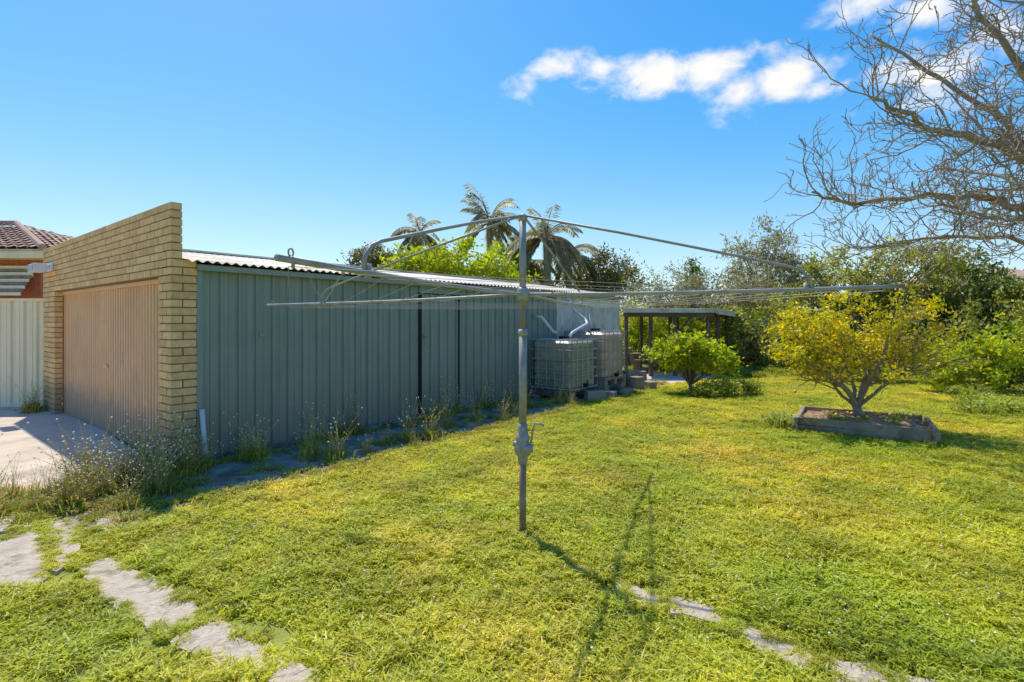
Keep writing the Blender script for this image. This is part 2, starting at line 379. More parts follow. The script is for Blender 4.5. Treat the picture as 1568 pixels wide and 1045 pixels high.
def instancer(name,pts,coll,s0,s1,parent=None):
    me=bpy.data.meshes.new(name); me.from_pydata([tuple(p) for p in pts],[],[])
    o=bpy.data.objects.new(name,me); scene.collection.objects.link(o)
    ng=bpy.data.node_groups.new(name,'GeometryNodeTree')
    ng.interface.new_socket('Geometry',in_out='INPUT',socket_type='NodeSocketGeometry')
    ng.interface.new_socket('Geometry',in_out='OUTPUT',socket_type='NodeSocketGeometry')
    N=ng.nodes; gi=N.new('NodeGroupInput'); go=N.new('NodeGroupOutput'); ip=N.new('GeometryNodeInstanceOnPoints'); ci=N.new('GeometryNodeCollectionInfo')
    ci.inputs['Collection'].default_value=coll; ci.inputs['Separate Children'].default_value=True; ci.inputs['Reset Children'].default_value=True
    r1=N.new('FunctionNodeRandomValue'); r1.data_type='FLOAT_VECTOR'; r1.inputs[0].default_value=(-.06,-.06,0); r1.inputs[1].default_value=(.06,.06,6.283)
    r2=N.new('FunctionNodeRandomValue'); r2.data_type='FLOAT'; r2.inputs[2].default_value=s0; r2.inputs[3].default_value=s1; r2.inputs['Seed'].default_value=5
    ip.inputs['Pick Instance'].default_value=True
    L=ng.links; L.new(gi.outputs[0],ip.inputs['Points']); L.new(ci.outputs[0],ip.inputs['Instance']); L.new(r1.outputs[0],ip.inputs['Rotation']); L.new(r2.outputs[1],ip.inputs['Scale']); L.new(ip.outputs[0],go.inputs[0])
    md=o.modifiers.new('scatter','NODES'); md.node_group=ng
    return o
def inpoly(x,y,P):
    c=False; n=len(P); j=n-1
    for i in range(n):
        if ((P[i][1]>y)!=(P[j][1]>y)) and x<(P[j][0]-P[i][0])*(y-P[i][1])/(P[j][1]-P[i][1])+P[i][0]: c=not c
        j=i
    return c
from mathutils import noise as mn
drv=[(-3.3,5.4),(-3.95,4.55),(-4.4,4.35),(-4.5,4.2),(-13,3.6),(-13,10),(-8,9.6)]
bed=[(4.06,7.3),(5.35,6.45),(5.95,7.35),(4.66,8.2)]
allst=stones_l+stones_r
def is_lawn(x,y,mg=.0):
    rx,ry=x-C0.x,y-C0.y; t=rx*U.x+ry*U.y; p=-(rx*Vv.x+ry*Vv.y)
    nz=mn.noise(Vector((x*2.2,y*2.2,0)))*.16+mn.noise(Vector((x*7,y*7,3)))*.08
    lim=1.38+mg+nz+(max(0,t-8)*.1)
    if t>-1.15+nz and p<lim and t<13: return False
    if t<=-1.15+nz and inpoly(x+nz,y+nz,drv): return False
    if inpoly(x,y,bed): return False
    return True
def on_stone(a,b,mgn):
    if b>4.5: return False
    for P in allst:
        if inpoly(a,b,P) or any(inpoly(a+dx*mgn,b+dy*mgn,P) for dx,dy in ((1,0),(-1,0),(0,1),(0,-1),(.7,.7),(-.7,.7),(.7,-.7),(-.7,-.7))): return True
    return False
gp=[]
yy=1.2
while yy<17.5:
    sp=.11 if yy<7 else .16
    x=-6
    while x<18:
        a=x+R.uniform(-.06,.06); b=yy+R.uniform(-.06,.06)
        if abs(a)<b*1.10+1.2 and is_lawn(a,b) and not on_stone(a,b,.14 if a<0 else .125): gp.append((a,b,0))
        x+=sp
    yy+=sp
instancer('lawn_grass',gp,protos,.75,1.3)
kp=[]
while len(kp)<3000:
    y=1.8+12*R.random()**1.2; x=R.uniform(-1.08,1.08)*y
    if is_lawn(x,y,.05) and not on_stone(x,y,.07) and mn.noise(Vector((x*1.3,y*1.3,7)))+R.uniform(-.25,.35)>0: kp.append((x,y,0))
instancer('lawn_clumps',kp,clumps,.45,1.15)

def weed_proto(kind):
    mb=MB()
    if kind=='tall':
        for _ in range(20):
            a=R.uniform(0,6.283); ln=R.uniform(.05,.30); h=R.uniform(.18,.55); b=(R.uniform(-.06,.06),R.uniform(-.06,.06),0)
            pts=[b,(b[0]+math.cos(a)*ln*.3,b[1]+math.sin(a)*ln*.3,h*.55),(b[0]+math.cos(a)*ln,b[1]+math.sin(a)*ln,h)]
            mb.tube(pts,[.0022,.0018,.001],3,0)
            if R.random()<.6:
                mb.blob(pts[2],(.008,.008,.007),2)
                q=(pts[1][0]+R.uniform(-.04,.04),pts[1][1]+R.uniform(-.04,.04),pts[1][2]+.08); mb.tube([pts[1],q],.001,3,0); mb.blob(q,(.006,.006,.006),R.choice([2,3]))
            for f in (.2,.4,.6,.8):
                cx=b[0]+math.cos(a)*ln*f*.7; cy=b[1]+math.sin(a)*ln*f*.7; cz=h*f*.9; c=R.uniform(0,6.283); l=R.uniform(.02,.06); k=len(mb.v); dx,dy=math.cos(c),math.sin(c)
                mb.v+=[(cx,cy,cz),(cx+dx*l*.5-dy*.006,cy+dy*l*.5+dx*.006,cz+l*.2),(cx+dx*l,cy+dy*l,cz+l*.1),(cx+dx*l*.5+dy*.006,cy+dy*l*.5-dx*.006,cz+l*.2)]
                mb.f.append((k,k+1,k+2,k+3)); mb.m.append(1)
    n=150 if kind=='tall' else 100
    for _ in range(n):
        a=R.uniform(0,6.283); r=abs(R.gauss(0,.08)); x,y=r*math.cos(a),r*math.sin(a); h=R.uniform(.04,.18) if kind=='tall' else R.uniform(.02,.10)
        ln=h*R.uniform(.3,1.1); c=a+R.uniform(-.6,.6); w=R.uniform(.002,.006); k=len(mb.v); dx,dy=math.cos(c),math.sin(c)
        mb.v+=[(x+dy*w,y-dx*w,0),(x-dy*w,y+dx*w,0),(x+dx*ln*.4-dy*w,y+dy*ln*.4+dx*w,h*.75),(x+dx*ln*.4+dy*w,y+dy*ln*.4-dx*w,h*.75),(x+dx*ln,y+dy*ln,h*.85)]
        mb.f+=[(k,k+1,k+2,k+3),(k+3,k+2,k+4)]; mm=1 if R.random()<{'tall':.6,'low':.8,'dry':.2,'green':1}[kind] else 0; mb.m+=[mm,mm]
    if kind!='dry':
        for _ in range(30):
            a=R.uniform(0,6.283); r=abs(R.gauss(0,.09)); x,y=r*math.cos(a),r*math.sin(a); z=R.uniform(.005,.06); l=R.uniform(.03,.07); w=l*.28; k=len(mb.v); dx,dy=math.cos(a),math.sin(a)
            mb.v+=[(x,y,z),(x+dx*l*.6-dy*w,y+dy*l*.6+dx*w,z+.02),(x+dx*l,y+dy*l,z+.01),(x+dx*l*.6+dy*w,y+dy*l*.6-dx*w,z+.02)]
            mb.f.append((k,k+1,k+2,k+3)); mb.m.append(1)
    return mb.obj('weed_'+kind,[M_dry,M_weed,M_flower,M_yflower],link=False)
cT=bpy.data.collections.new('tall_weeds'); cL=bpy.data.collections.new('low_weeds'); cG=bpy.data.collections.new('green_weeds')
for i in range(3): cT.objects.link(weed_proto('tall'))
for i in range(2): cL.objects.link(weed_proto('low')); cL.objects.link(weed_proto('dry')); cG.objects.link(weed_proto('green'))
tp=[]
for _ in range(40): tp.append((R.gauss(-3.72,.27),R.gauss(4.82,.30),0.02))
for _ in range(10): tp.append((*loc2w(R.uniform(-.2,.8),R.uniform(.05,.40))[:2],.02))
for _ in range(32): tp.append((*loc2w(R.uniform(1,6.2),R.choice([R.uniform(.03,.3),R.uniform(.6,1.3)]))[:2],.02))
for _ in range(9): tp.append((R.uniform(-4.9,-4.1),R.uniform(4.1,4.6),0.02))
for _ in range(3): tp.append((-8.0+R.uniform(-.3,.3),8.6+R.uniform(-.1,.3),.02))
instancer('tall_weeds_patch',tp,cT,.4,1.25)
lp=[]
for _ in range(130): lp.append((R.gauss(-3.9,.38),R.gauss(4.5,.28),0.015))
for _ in range(560): 
    t=R.uniform(-1,10.4); lp.append((*loc2w(t,R.choice([R.gauss(.08,.05),R.gauss(.12,.08),R.gauss(.75,.06),R.gauss(1.32,.08),R.gauss(1.28,.08),R.uniform(.1,1.4)]))[:2],.015))
for bb in br:
    for _ in range(7): lp.append((*loc2w(bb+R.gauss(0,.02),R.uniform(.1,1.3))[:2],.01))
for _ in range(110): 
    q=(R.uniform(-4.9,-3.0),R.uniform(3.5,4.4))
    if not on_stone(q[0],q[1],.05): lp.append((*q,.01))
instancer('low_weeds_patch',lp,cL,.22,.80)
sp_=[]
for P in stones_l+stones_r:
    for i in range(len(P)):
        a=Vector(P[i]);b=Vector(P[(i+1)%len(P)])
        for k in range(int((b-a).length/.03)+1):
            q=a.lerp(b,R.random()); sp_.append((q.x+R.gauss(0,.022),q.y+R.gauss(0,.022),.002))
instancer('path_edge_grass',sp_,clumps,.25,.6)
fp=[]
for _ in range(900):
    x=R.uniform(2,16); y=R.uniform(11,18)
    if is_lawn(x,y,.2) and y>14.4-abs(x-8)*.15+R.uniform(-.5,.5): fp.append((x,y,0))
for _ in range(260): 
    y=R.uniform(8.5,12.5); fp.append((y*R.uniform(.9,1.15),y,0))
instancer('long_grass_patch',fp,cG,.9,2.4)
dp=[]
for _ in range(650):
    y=1.8+11*R.random()**1.3; x=R.uniform(-1.05,1.05)*y
    if is_lawn(x,y,.2) and not on_stone(x,y,.08): dp.append((x,y,.008))
instancer('lawn_weeds',dp,cG,.22,.6)

# ------------------------------------------------------------ clothesline
px,py=.08,3.8
hoist=empty('rotary_clothes_hoist',(px,py,0))
def ho(mb,name,mats,**k): return mb.obj(name,mats,hoist,world=True,**k)
mb=MB()
mb.tube([(px,py,-.05),(px,py,.6)],.026,14,1); mb.tube([(px,py,.78),(px,py,1.50)],.029,14,0); mb.tube([(px,py,1.50),(px,py,1.76)],.021,14,1); mb.tube([(px,py,1.70),(px,py,2.36)],.026,14,0)
ho(mb,'mast',[M_galv,M_rust],smooth=True)
mb=MB()
prof=[(.53,.03),(.56,.036),(.585,.038),(.60,.055),(.63,.062),(.67,.060),(.70,.045),(.71,.052),(.735,.052),(.75,.040),(.80,.036),(.83,.034)]
mb.tube([(px,py,z) for z,_ in prof],[r for _,r in prof],16)
mb.tube([(px-.02,py-.03,.655),(px+.075,py-.035,.655)],.032,12); mb.tube([(px-.075,py,.68),(px,py,.68)],.02,10)
mb.tube([(px+.06,py-.03,.69),(px+.075,py-.03,.80),(px+.085,py-.03,.835),(px+.13,py-.03,.835),(px+.155,py-.03,.82)],.008,8)
mb.tube([(px,py,1.48),(px,py,1.50),(px,py,1.53)],[.034,.038,.032],14)
mb.tube([(px,py,1.74),(px,py,1.76),(px,py,1.82),(px,py,1.84)],[.036,.045,.045,.032],14)
mb.tube([(px,py,2.33),(px,py,2.36),(px,py,2.385)],[.032,.036,.02],14)
ho(mb,'gear_housing_and_crank',[M_galv],smooth=True)
arms=[((.93,-.36),2.35,1.79,1.795),((-.93,.36),2.50,1.79,1.735),((-.36,-.93),2.32,1.79,1.80),((.36,.93),2.4,1.79,1.76)]
mb=MB()
def ap(i,r,dz=0):
    d,rr,z0,z1=arms[i]; return Vector((px+d[0]*r,py+d[1]*r,z0+(z1-z0)*r/rr+dz))
for i in range(4):
    d,rr,z0,z1=arms[i]
    pts=[ap(i,.03)]+[ap(i,rr*k/8,-.012*math.sin(math.pi*k/8)) for k in range(1,9)]
    mb.tube(pts,.012,10)
    q=ap(i,1.88); q2=ap(i,1.865,.06); q3=ap(i,1.83,.105); q4=ap(i,1.76,.135)
    top=Vector((px+d[0]*.03,py+d[1]*.03,2.37))
    mb.tube([q,q2,q3,q4,q4.lerp(top,.3)+Vector((0,0,.006)),q4.lerp(top,.6)+Vector((0,0,.008)),top],.009,10)
    mb.tube([ap(i,1.85,-.03),ap(i,1.85,.03)],.016,8)
    for r in (.75,1.0,1.25,1.5,1.75,2.0,2.25):
        mb.tube([ap(i,r,.0),ap(i,r,-.028)],.006,6)
    e=ap(i,rr-.06,.014); ring=[e+Vector((d[0]*.011*math.cos(a),d[1]*.011*math.cos(a),.010+.013*math.sin(a))) for a in [k*2*math.pi/10 for k in range(11)]]
    mb.tube(ring,.003,6)
ho(mb,'arms_and_stays',[M_galv],smooth=True)
mb=MB(); order=[0,3,1,2]
for r in (.75,1.0,1.25,1.5,1.75,2.0,2.27):
    for k in range(4):
        a=ap(order[k],r,-.024); b=ap(order[(k+1)%4],r,-.024)
        mb.tube([a,a.lerp(b,.25)-Vector((0,0,.012)),a.lerp(b,.5)-Vector((0,0,.017)),a.lerp(b,.75)-Vector((0,0,.012)),b],.0012,4)
a=ap(2,2.2,0); mb.tube([a,a+Vector((.02,.05,-.10)),a+Vector((.03,.12,-.13)),a+Vector((.04,.25,-.03))],.0015,4)
ho(mb,'washing_lines',[M_wire])

# ------------------------------------------------------------ IBC tanks
def tank(t0,t1,p0,p1,zb,H,mat,base):
    e=empty('ibc_water_tank',C0,ang)
    mb=MB(); y0,y1=-p1,-p0; cx,cy=(t0+t1)/2,(y0+y1)/2
    zs=[.14,.17,.36,.38,.40,.60,.62,.64,.84,.86,.88]; ins=[.06,.03,.03,.05,.03,.03,.05,.03,.03,.05,.03]
    zs=[zb+z*(H-.06)/1.0 for z in zs]+[zb+H-.10,zb+H-.05]; ins+=[.03,.09]
    b=len(mb.v)
    for z,i_ in zip(zs,ins):
        c=.06
        X0,X1,Y0,Y1=t0+i_,t1-i_,y0+i_,y1-i_
        mb.v+=[(X0+c,Y0,z),(X1-c,Y0,z),(X1,Y0+c,z),(X1,Y1-c,z),(X1-c,Y1,z),(X0+c,Y1,z),(X0,Y1-c,z),(X0,Y0+c,z)]
    for r_ in range(len(zs)-1):
        for k in range(8): mb.f.append((b+r_*8+k,b+r_*8+(k+1)%8,b+(r_+1)*8+(k+1)%8,b+(r_+1)*8+k)); mb.m.append(0)
    mb.f.append(tuple(b+(len(zs)-1)*8+k for k in range(8))); mb.m.append(0)
    mb.obj('bottle',[mat],e,bevel=.01)
    mb=MB()
    mb.tube([(cx,cy,zb+H-.06),(cx,cy,zb+H)],.10,18); mb.tube([(cx,cy,zb+H),(cx,cy,zb+H+.025)],.115,18); mb.obj('lid',[M_dark],e)
    mb=MB(); r=.010
    for k in range(6):
        z=zb+.15+(H-.19)*k/5; mb.tube([(t0,y0,z),(t1,y0,z),(t1,y1,z),(t0,y1,z),(t0,y0,z)],r if k not in(0,5) else .014,6)
    n=5
    for k in range(n+1):
        a=t0+(t1-t0)*k/n; b=y0+(y1-y0)*k/n
        for q in ((a,y0),(a,y1),(t0,b),(t1,b)): mb.tube([(q[0],q[1],zb+.14),(q[0],q[1],zb+H-.04)],r,6)
    for k in (1,2): 
        b=y0+(y1-y0)*k/3; mb.tube([(t0,b,zb+H-.03),(t1,b,zb+H-.03)],.014,6)
    mb.obj('cage',[M_cage],e)
    mb=MB()
    for a in (t0,cx-.06,t1-.12): mb.box(a,a+.12,y0,y1,zb,zb+.10)
    for k in range(5):
        b=y0+(y1-y0-.14)*k/4; mb.box(t0,t1,b,b+.14,zb+.103,zb+.13)
    for a in (t0+.0,t1-.2):
        for b in (y0,y1-.2): mb.box(a,a+.19,b,b+.19,0.02,zb-.003,1)
    mb.obj('pallet_and_blocks',[base,M_strip],e)
    mb=MB(); mb.tube([(cx,y0-.05,zb+.2),(cx,y0+.05,zb+.2)],.04,10); mb.box(cx-.01,cx+.01,y0-.07,y0-.05,zb+.18,zb+.30)
    mb.obj('valve',[M_dark],e)
tank(6.38,7.38,.06,1.04,.10,1.14,M_plastic,M_darkt)
tank(7.68,8.68,.06,1.06,.20,1.18,M_plastic2,M_timber)
pp=empty('pvc_pipework',C0,ang)
mb=MB()
mb.tube([(6.6,.0,1.66),(6.62,-.16,1.66),(6.66,-.20,1.60),(6.75,-.36,1.36),(6.8,-.42,1.33)],.034,12)
mb.tube([(7.75,-.05,2.12),(7.75,-.14,2.05),(7.8,-.25,1.80),(7.9,-.45,1.62),(7.75,-.6,1.52),(7.1,-.62,1.34),(6.95,-.62,1.24)],.030,12)
mb.tube([(8.3,-.3,1.75),(8.1,-.5,1.46)],.025,10)
mb.obj('pipes',[M_whitepvc],pp,smooth=True)
mb=MB()
for (t,p,a,w,h,L) in ((6.9,1.25,.3,.19,.19,.39),(7.5,1.3,1.2,.19,.12,.30),(8.95,1.2,.5,.25,.28,.25),(9.5,.9,.2,.3,.35,.5),(8.1,1.35,.9,.14,.10,.4),(9.2,1.4,1.9,.2,.16,.3)):
    x,y,_=loc2w(t,p); M=Matrix.Translation((x,y,.02))@Matrix.Rotation(a,4,'Z'); mb.box(-L/2,L/2,-w/2,w/2,0,h,0,M)
mb.obj('concrete_blocks',[M_timber],bevel=.01)

# ------------------------------------------------------------ pergola
cp=empty('low_pergola',(5,15.5,0))
mb=MB()
P=[(3.1,14.2,1.90),(5.75,14.4,1.90),(8.1,17.8,1.78),(4.2,18.6,1.98)]
mb.v+=P+[(a,b,c+.03) for a,b,c in P]; 
for q in ((3,2,1,0),(4,5,6,7),(0,1,5,4),(1,2,6,5),(2,3,7,6),(3,0,4,7)): mb.f.append(q); mb.m.append(0)
mb.obj('roof_sheet',[M_roof],cp,world=True)
mb=MB()
mb.beam((3.1,14.17,1.85),(5.75,14.37,1.85),.05,.10); mb.beam((5.76,14.40,1.83),(8.07,17.75,1.71),.05,.12)
mb.obj('fascia',[M_roof],cp,world=True)
mb=MB()
mb.beam((4.2,18.5,1.85),(7.9,17.7,1.70),.05,.1); mb.beam((3.1,14.25,1.74),(5.7,14.45,1.74),.06,.12)
for (x,y) in ((3.2,14.35),(3.9,14.4),(4.6,14.45),(5.55,14.5),(6.2,15.4),(7.0,16.7),(7.85,17.6),(5.8,18),(4.6,18.2),(5.0,16.2)):
    mb.beam((x,y,0),(x,y,1.75),.095,.095)
for k in range(5):
    a=Vector((3.5+k*.45,14.4,1.82)); b=Vector((4.5+k*.65,18.2-k*.1,1.82)); mb.beam(a,b,.04,.08)
mb.beam((5.55,14.5,.9),(7.0,16.7,.9),.04,.08); mb.beam((3.9,14.4,.8),(5.5,14.5,.85),.04,.07); mb.beam((5.6,14.55,.35),(7.8,17.6,.4),.04,.08)
mb.beam((4.6,14.45,1.1),(5.1,14.5,1.72),.04,.06); mb.beam((7.0,16.7,1.1),(7.4,17.1,1.68),.04,.06)
mb.obj('posts_and_beams',[M_darkt],cp,world=True)
mb=MB(); mb.poly(rough([(3.0,12.0),(3.9,11.6),(6.2,14.8),(5.0,17),(3.2,15)],.4,.05,8),-.05,.018); mb.obj('pergola_paving',[M_conc])
mb=MB()
for _ in range(20):
    x=R.uniform(3.6,6.8); y=R.uniform(15.0,17.3); 
    if x>5.4 and y<15.6+ (x-5.4)*1.2: continue
    w,h,l=R.uniform(.15,.5),R.uniform(.2,.8),R.uniform(.2,.5); M=Matrix.Translation((x,y,.0))@Matrix.Rotation(R.uniform(0,3),4,'Z'); mb.box(-w/2,w/2,-l/2,l/2,0.02,h,R.randint(0,2),M)
mb.obj('stored_boxes',[M_timber,M_strip,M_darkt],bevel=.01)

mb=MB(); x=7.9
while x<26:
    y=17.6-.28*max(0,x-9)+R.uniform(-.02,.02); h=1.25+R.uniform(-.03,.03)
    mb.box(x,x+.11,y,y+.02,0,h); x+=.125
mb.obj('timber_fence',[M_darkt])

# ------------------------------------------------------------ trees
def crown(blobs,ncl,per,sig,shell=.35):
    vol=np.array([b[1][0]*b[1][1]*b[1][2]*(b[2] if len(b)>2 else 1) for b in blobs]); vol=vol/vol.sum()
    idx=rng.choice(len(blobs),ncl,p=vol); u=unit(rng.normal(size=(ncl,3)))
    r=(shell+(1-shell)*rng.random(ncl)**.6)*rng.uniform(.8,1.28,ncl)
    Cn=np.array([b[0] for b in blobs])[idx]+u*r[:,None]*np.array([b[1] for b in blobs])[idx]
    cnt=per; C=np.repeat(Cn,cnt,axis=0)+rng.normal(size=(ncl*cnt,3))*sig*np.repeat(rng.uniform(.45,1.5,(ncl,1)),cnt,axis=0)*np.array([1,1,.7])
    return Cn,C
def tree(name,base,blobs,ncl,per,sig,L,W,mat,tr=.1,bark=None,nlimb=22,up=.1,drop=0,split=.35,shell=.35,sprigs=0,sl=.5):
    e=empty(name,base)
    Cn,C=crown(blobs,ncl,per,sig,shell)
    if sprigs:
        ex=[]
        for _ in range(sprigs):
            c=Vector(Cn[R.randrange(len(Cn))]); d=Vector((R.gauss(0,.35),R.gauss(0,.35),1)).normalized(); l=sl*R.uniform(.4,1.2)
            for k in range(int(per*.35)): q=c+d*l*R.random(); ex.append((q.x+R.gauss(0,L*.3),q.y+R.gauss(0,L*.3),q.z))
        C=np.concatenate([C,np.array(ex)])
    C=C[C[:,2]>.05]; N=len(C)
    d,s=rand_dirs(N,up-drop)
    me=leaves_mesh('foliage',C,d,s,L*rng.uniform(.6,1.35,N),W*rng.uniform(.7,1.3,N),[mat])
    addobj('foliage',me,e,True)
    mb=MB(); b=Vector(base); cen=Vector(np.mean(Cn,axis=0)); sp=b.lerp(cen,split)+Vector((R.uniform(-.1,.1),R.uniform(-.1,.1),0))
    mb.tube([b-Vector((0,0,.05)),b.lerp(sp,.5)+Vector((R.uniform(-.08,.08),R.uniform(-.08,.08),0)),sp],[tr*1.25,tr,tr*.8],9)
    for k in range(min(nlimb,len(Cn))):
        c=Vector(Cn[k]); m1=sp.lerp(c,.35)+Vector((R.uniform(-.1,.1),R.uniform(-.1,.1),R.uniform(0,.25)))*(c-sp).length*.4
        m2=sp.lerp(c,.7)+Vector((R.uniform(-.1,.1),R.uniform(-.1,.1),R.uniform(0,.2)))*(c-sp).length*.3
        mb.tube([sp,m1,m2,c],[tr*.55,tr*.35,tr*.2,tr*.06],6)
    mb.obj('trunk_and_limbs',[bark or M_bark],e,world=True,smooth=True)
    return e
tree('bright_green_tree',(-2.4,18.5,0),[((-3.2,18.4,3.3),(1.3,1.2,.8)),((-1.7,18.2,3.45),(1.5,1.2,.8)),((-.4,18.4,3.0),(.9,1.0,.8)),((-4.3,18.4,2.8),(.7,.8,.7))],150,70,.2,.17,.08,M_lime,.12,sprigs=40,sl=.5)
tree('dark_gum_tree',(-8.3,30,0),[((-8.3,30,4.9),(1.2,1.2,1.1)),((-7.2,30,4.6),(.9,1,.8))],75,60,.25,.22,.08,M_darkl,.14)
tree('dark_gum_tree',(5.0,26,0),[((4.6,26,4.1),(1.0,1.2,1.1)),((5.6,26,3.5),(1.0,1.2,.9)),((4.0,26,3.3),(1.2,1,1.0)),((2.6,26.5,3.2),(1.2,1,.9))],100,60,.25,.22,.08,M_darkl,.16,split=.6)
tree('gum_tree',(10.6,22,0),[((10.3,22,4.7),(.9,.9,.9)),((11.6,22,4.6),(.8,1,1.0)),((10.7,22,3.3),(1.9,1.3,1.1)),((12.5,22,3.5),(1.1,1.2,.9))],120,55,.24,.22,.05,M_olive,.13,M_paleb,split=.5,nlimb=60,sprigs=40,sl=.8)
tree('conifer_tree',(8.1,23,0),[((8.1,23,1.9),(.9,.9,1.2)),((8.1,23,3.2),(.45,.45,1.0)),((8.1,23,3.9),(.2,.2,.5))],80,70,.14,.18,.05,M_deep,.1)
tree('olive_tree',(6.6,20,0),[((6.4,20,2.6),(1.2,1.1,.9)),((7.9,20,2.4),(1.3,1.1,.8)),((9.3,19.5,2.5),(1.3,1.1,1.0)),((5.2,20.5,2.2),(1.1,1,.7))],170,55,.2,.15,.04,M_olive,.12,nlimb=40,sprigs=50,sl=.6)
tree('mid_green_tree',(11.3,16.5,0),[((10.6,16.5,2.7),(1.3,1.3,1.1)),((12.6,16,3.0),(1.2,1.3,1.1)),((9.3,16.8,1.9),(1.1,1.1,.8))],150,60,.17,.14,.06,M_mid,.12,nlimb=80,sprigs=60,sl=.6)
tree('deep_green_tree',(13.6,15.8,0),[((13.8,15.6,2.5),(1.2,1.1,1.1)),((11.7,16.6,1.9),(1.0,.9,.9)),((14.9,15.2,1.8),(1.0,.9,.9))],110,65,.18,.15,.07,M_deep,.12,nlimb=40,sprigs=30,sl=.5)
tree('mid_green_tree',(15,14.5,0),[((14.6,14.0,2.1),(1.0,1.1,1.0)),((15.8,14,2.4),(1.3,1.2,1.2)),((12.4,13.6,1.3),(1.1,.9,.7))],120,60,.17,.14,.06,M_mid,.12,nlimb=60,sprigs=50,sl=.6)
hb=[]
x=7.2
while x<17:
    hb.append(((x,16.6-.25*max(0,x-9)+R.uniform(-.3,.3),R.uniform(.4,1.1)),(R.uniform(.6,1.1),R.uniform(.4,.7),R.uniform(.5,.8)))); x+=.6
tree('rear_shrubbery',(11,16,0),hb[::2],170,60,.16,.12,.06,M_mid,.05,nlimb=40,sprigs=40,sl=.4)
tree('rear_shrubbery',(11,16,0),hb[1::2],170,60,.16,.12,.06,M_deep,.05,nlimb=40)
tree('bright_green_shrub',(10.1,10.6,0),[((10.0,10.6,.7),(.65,.6,.55)),((10.9,10.4,.9),(.8,.7,.7)),((9.4,11.2,.5),(.6,.5,.4))],100,80,.11,.10,.05,M_lime,.04,sprigs=50,sl=.4)
tree('bright_green_shrub',(9.2,13.4,0),[((9.2,13.4,.6),(.9,.6,.5)),((10.6,12.9,.5),(.8,.6,.5))],90,75,.13,.11,.05,M_lime,.04,sprigs=30,sl=.3)
tree('bright_green_shrub',(4.9,18.9,0),[((4.6,19.0,1.0),(1.0,.5,.9)),((6.2,19.2,1.0),(1.1,.5,.9)),((7.4,18.9,1.0),(1.0,.5,.9)),((8.6,18.6,.9),(.9,.5,.9))],220,70,.15,.12,.06,M_lime,.05)
tree('citrus_shrub',(3.95,11.2,0),[((3.75,11.2,.88),(.50,.55,.36)),((4.35,11.1,.80),(.42,.5,.34)),((3.45,11.2,.85),(.38,.45,.26)),((4.0,11.1,1.02),(.30,.35,.20))],70,70,.08,.10,.05,M_lime,.045,nlimb=26,split=.2,sprigs=34,sl=.32)
tree('leafy_weed_clump',(4.1,10.6,0),[((4.1,10.5,.15),(.5,.3,.18)),((4.9,10.9,.15),(.5,.3,.15))],50,50,.07,.09,.035,M_weed,.01)
hb=[]; 
for k in range(70):
    a=R.uniform(-1.3,1.5); d=R.uniform(38,60); hb.append(((d*a,d,R.uniform(1,2.0)),(R.uniform(2,4),2,R.uniform(1.0,1.8))))
tree('distant_trees',(20,45,0),hb,900,40,.6,.5,.25,M_mid,.2,nlimb=10)

def palm(base,h,nf,fl,droop=1.0):
    e=empty('palm_tree',base); mb=MB(); b=Vector(base)
    top=b+Vector((R.uniform(-.2,.2),0,h)); mb.tube([b,b.lerp(top,.5)+Vector((.08,0,0)),top],[.2,.15,.15],10)
    C=[];D=[];S=[];L=[]
    for f in range(nf):
        a=R.uniform(0,6.283); el=R.uniform(-.3,1.35); l=fl*R.uniform(.75,1.1); p=Vector(top); pts=[Vector(p)]; n=14
        dr=Vector((math.cos(a)*math.cos(el),math.sin(a)*math.cos(el),math.sin(el)))
        for k in range(n):
            dr=(dr+Vector((0,0,-.13*droop))).normalized(); p=p+dr*l/n; pts.append(Vector(p))
            side=dr.cross(Vector((0,0,1)))
            if side.length<.05: side=Vector((1,0,0))
            side.normalize()
            if k>1:
                for q in range(3):
                    for sg in (-1,1):
                        dd=(side*sg*.7+dr*.6+Vector((0,0,-.45-.4*R.random()))).normalized()
                        C.append(p-dr*l/n*q/3); D.append(dd); S.append(dd.cross(Vector((0,0,1))+side*.3).normalized()); L.append(l*.26*math.sin(math.pi*(k+2)/(n+4))*R.uniform(.8,1.2))
        mb.tube(pts,[.025*(1-i/(n+1))+.004 for i in range(n+1)],4)
    me=leaves_mesh('fronds',np.array(C),np.array(D),np.array(S),np.array(L),np.full(len(L),.06),[M_palm]); addobj('fronds',me,e,True)
    mb.obj('trunk_and_ribs',[M_bark],e,world=True)
palm((-5.1,28,0),6.3,24,1.9,1.0); palm((-1.1,25,0),6.3,28,2.2,1.0); palm((1.45,22,0),5.1,34,2.2,1.1); palm((.7,24,0),4.2,22,2.2,1.2); palm((2.6,25,0),4.6,20,2.0,1.2)

# ------------------------------------------------------------ lemon tree in sleeper bed
bedE=empty('timber_garden_bed',(5.0,7.33,0))
mb=MB()
cor=[Vector((4.06,7.3,0)),Vector((5.35,6.45,0)),Vector((5.95,7.35,0)),Vector((4.66,8.2,0))]
for i in range(4):
    a=cor[i];b=cor[(i+1)%4]; d=(b-a).normalized()*.03
    for lvl in range(2):
        j=Vector((R.uniform(-.02,.02),R.uniform(-.02,.02),.055+lvl*.115+R.uniform(-.004,.004)))
        mb.beam(a+j-d*(1 if i%2 else -1),b+j+d*(1 if i%2 else -1)+Vector((0,0,R.uniform(-.012,.012))),.055,.102)
mb.beam((5.33,6.42,.0),(5.33,6.42,.2),.06,.06); mb.beam((4.03,7.29,.0),(4.03,7.29,.22),.06,.06)
mb.obj('sleepers',[M_sleeper],bedE,world=True,bevel=.008)
mb=MB(); n=24; c=Vector((5.0,7.33,0))
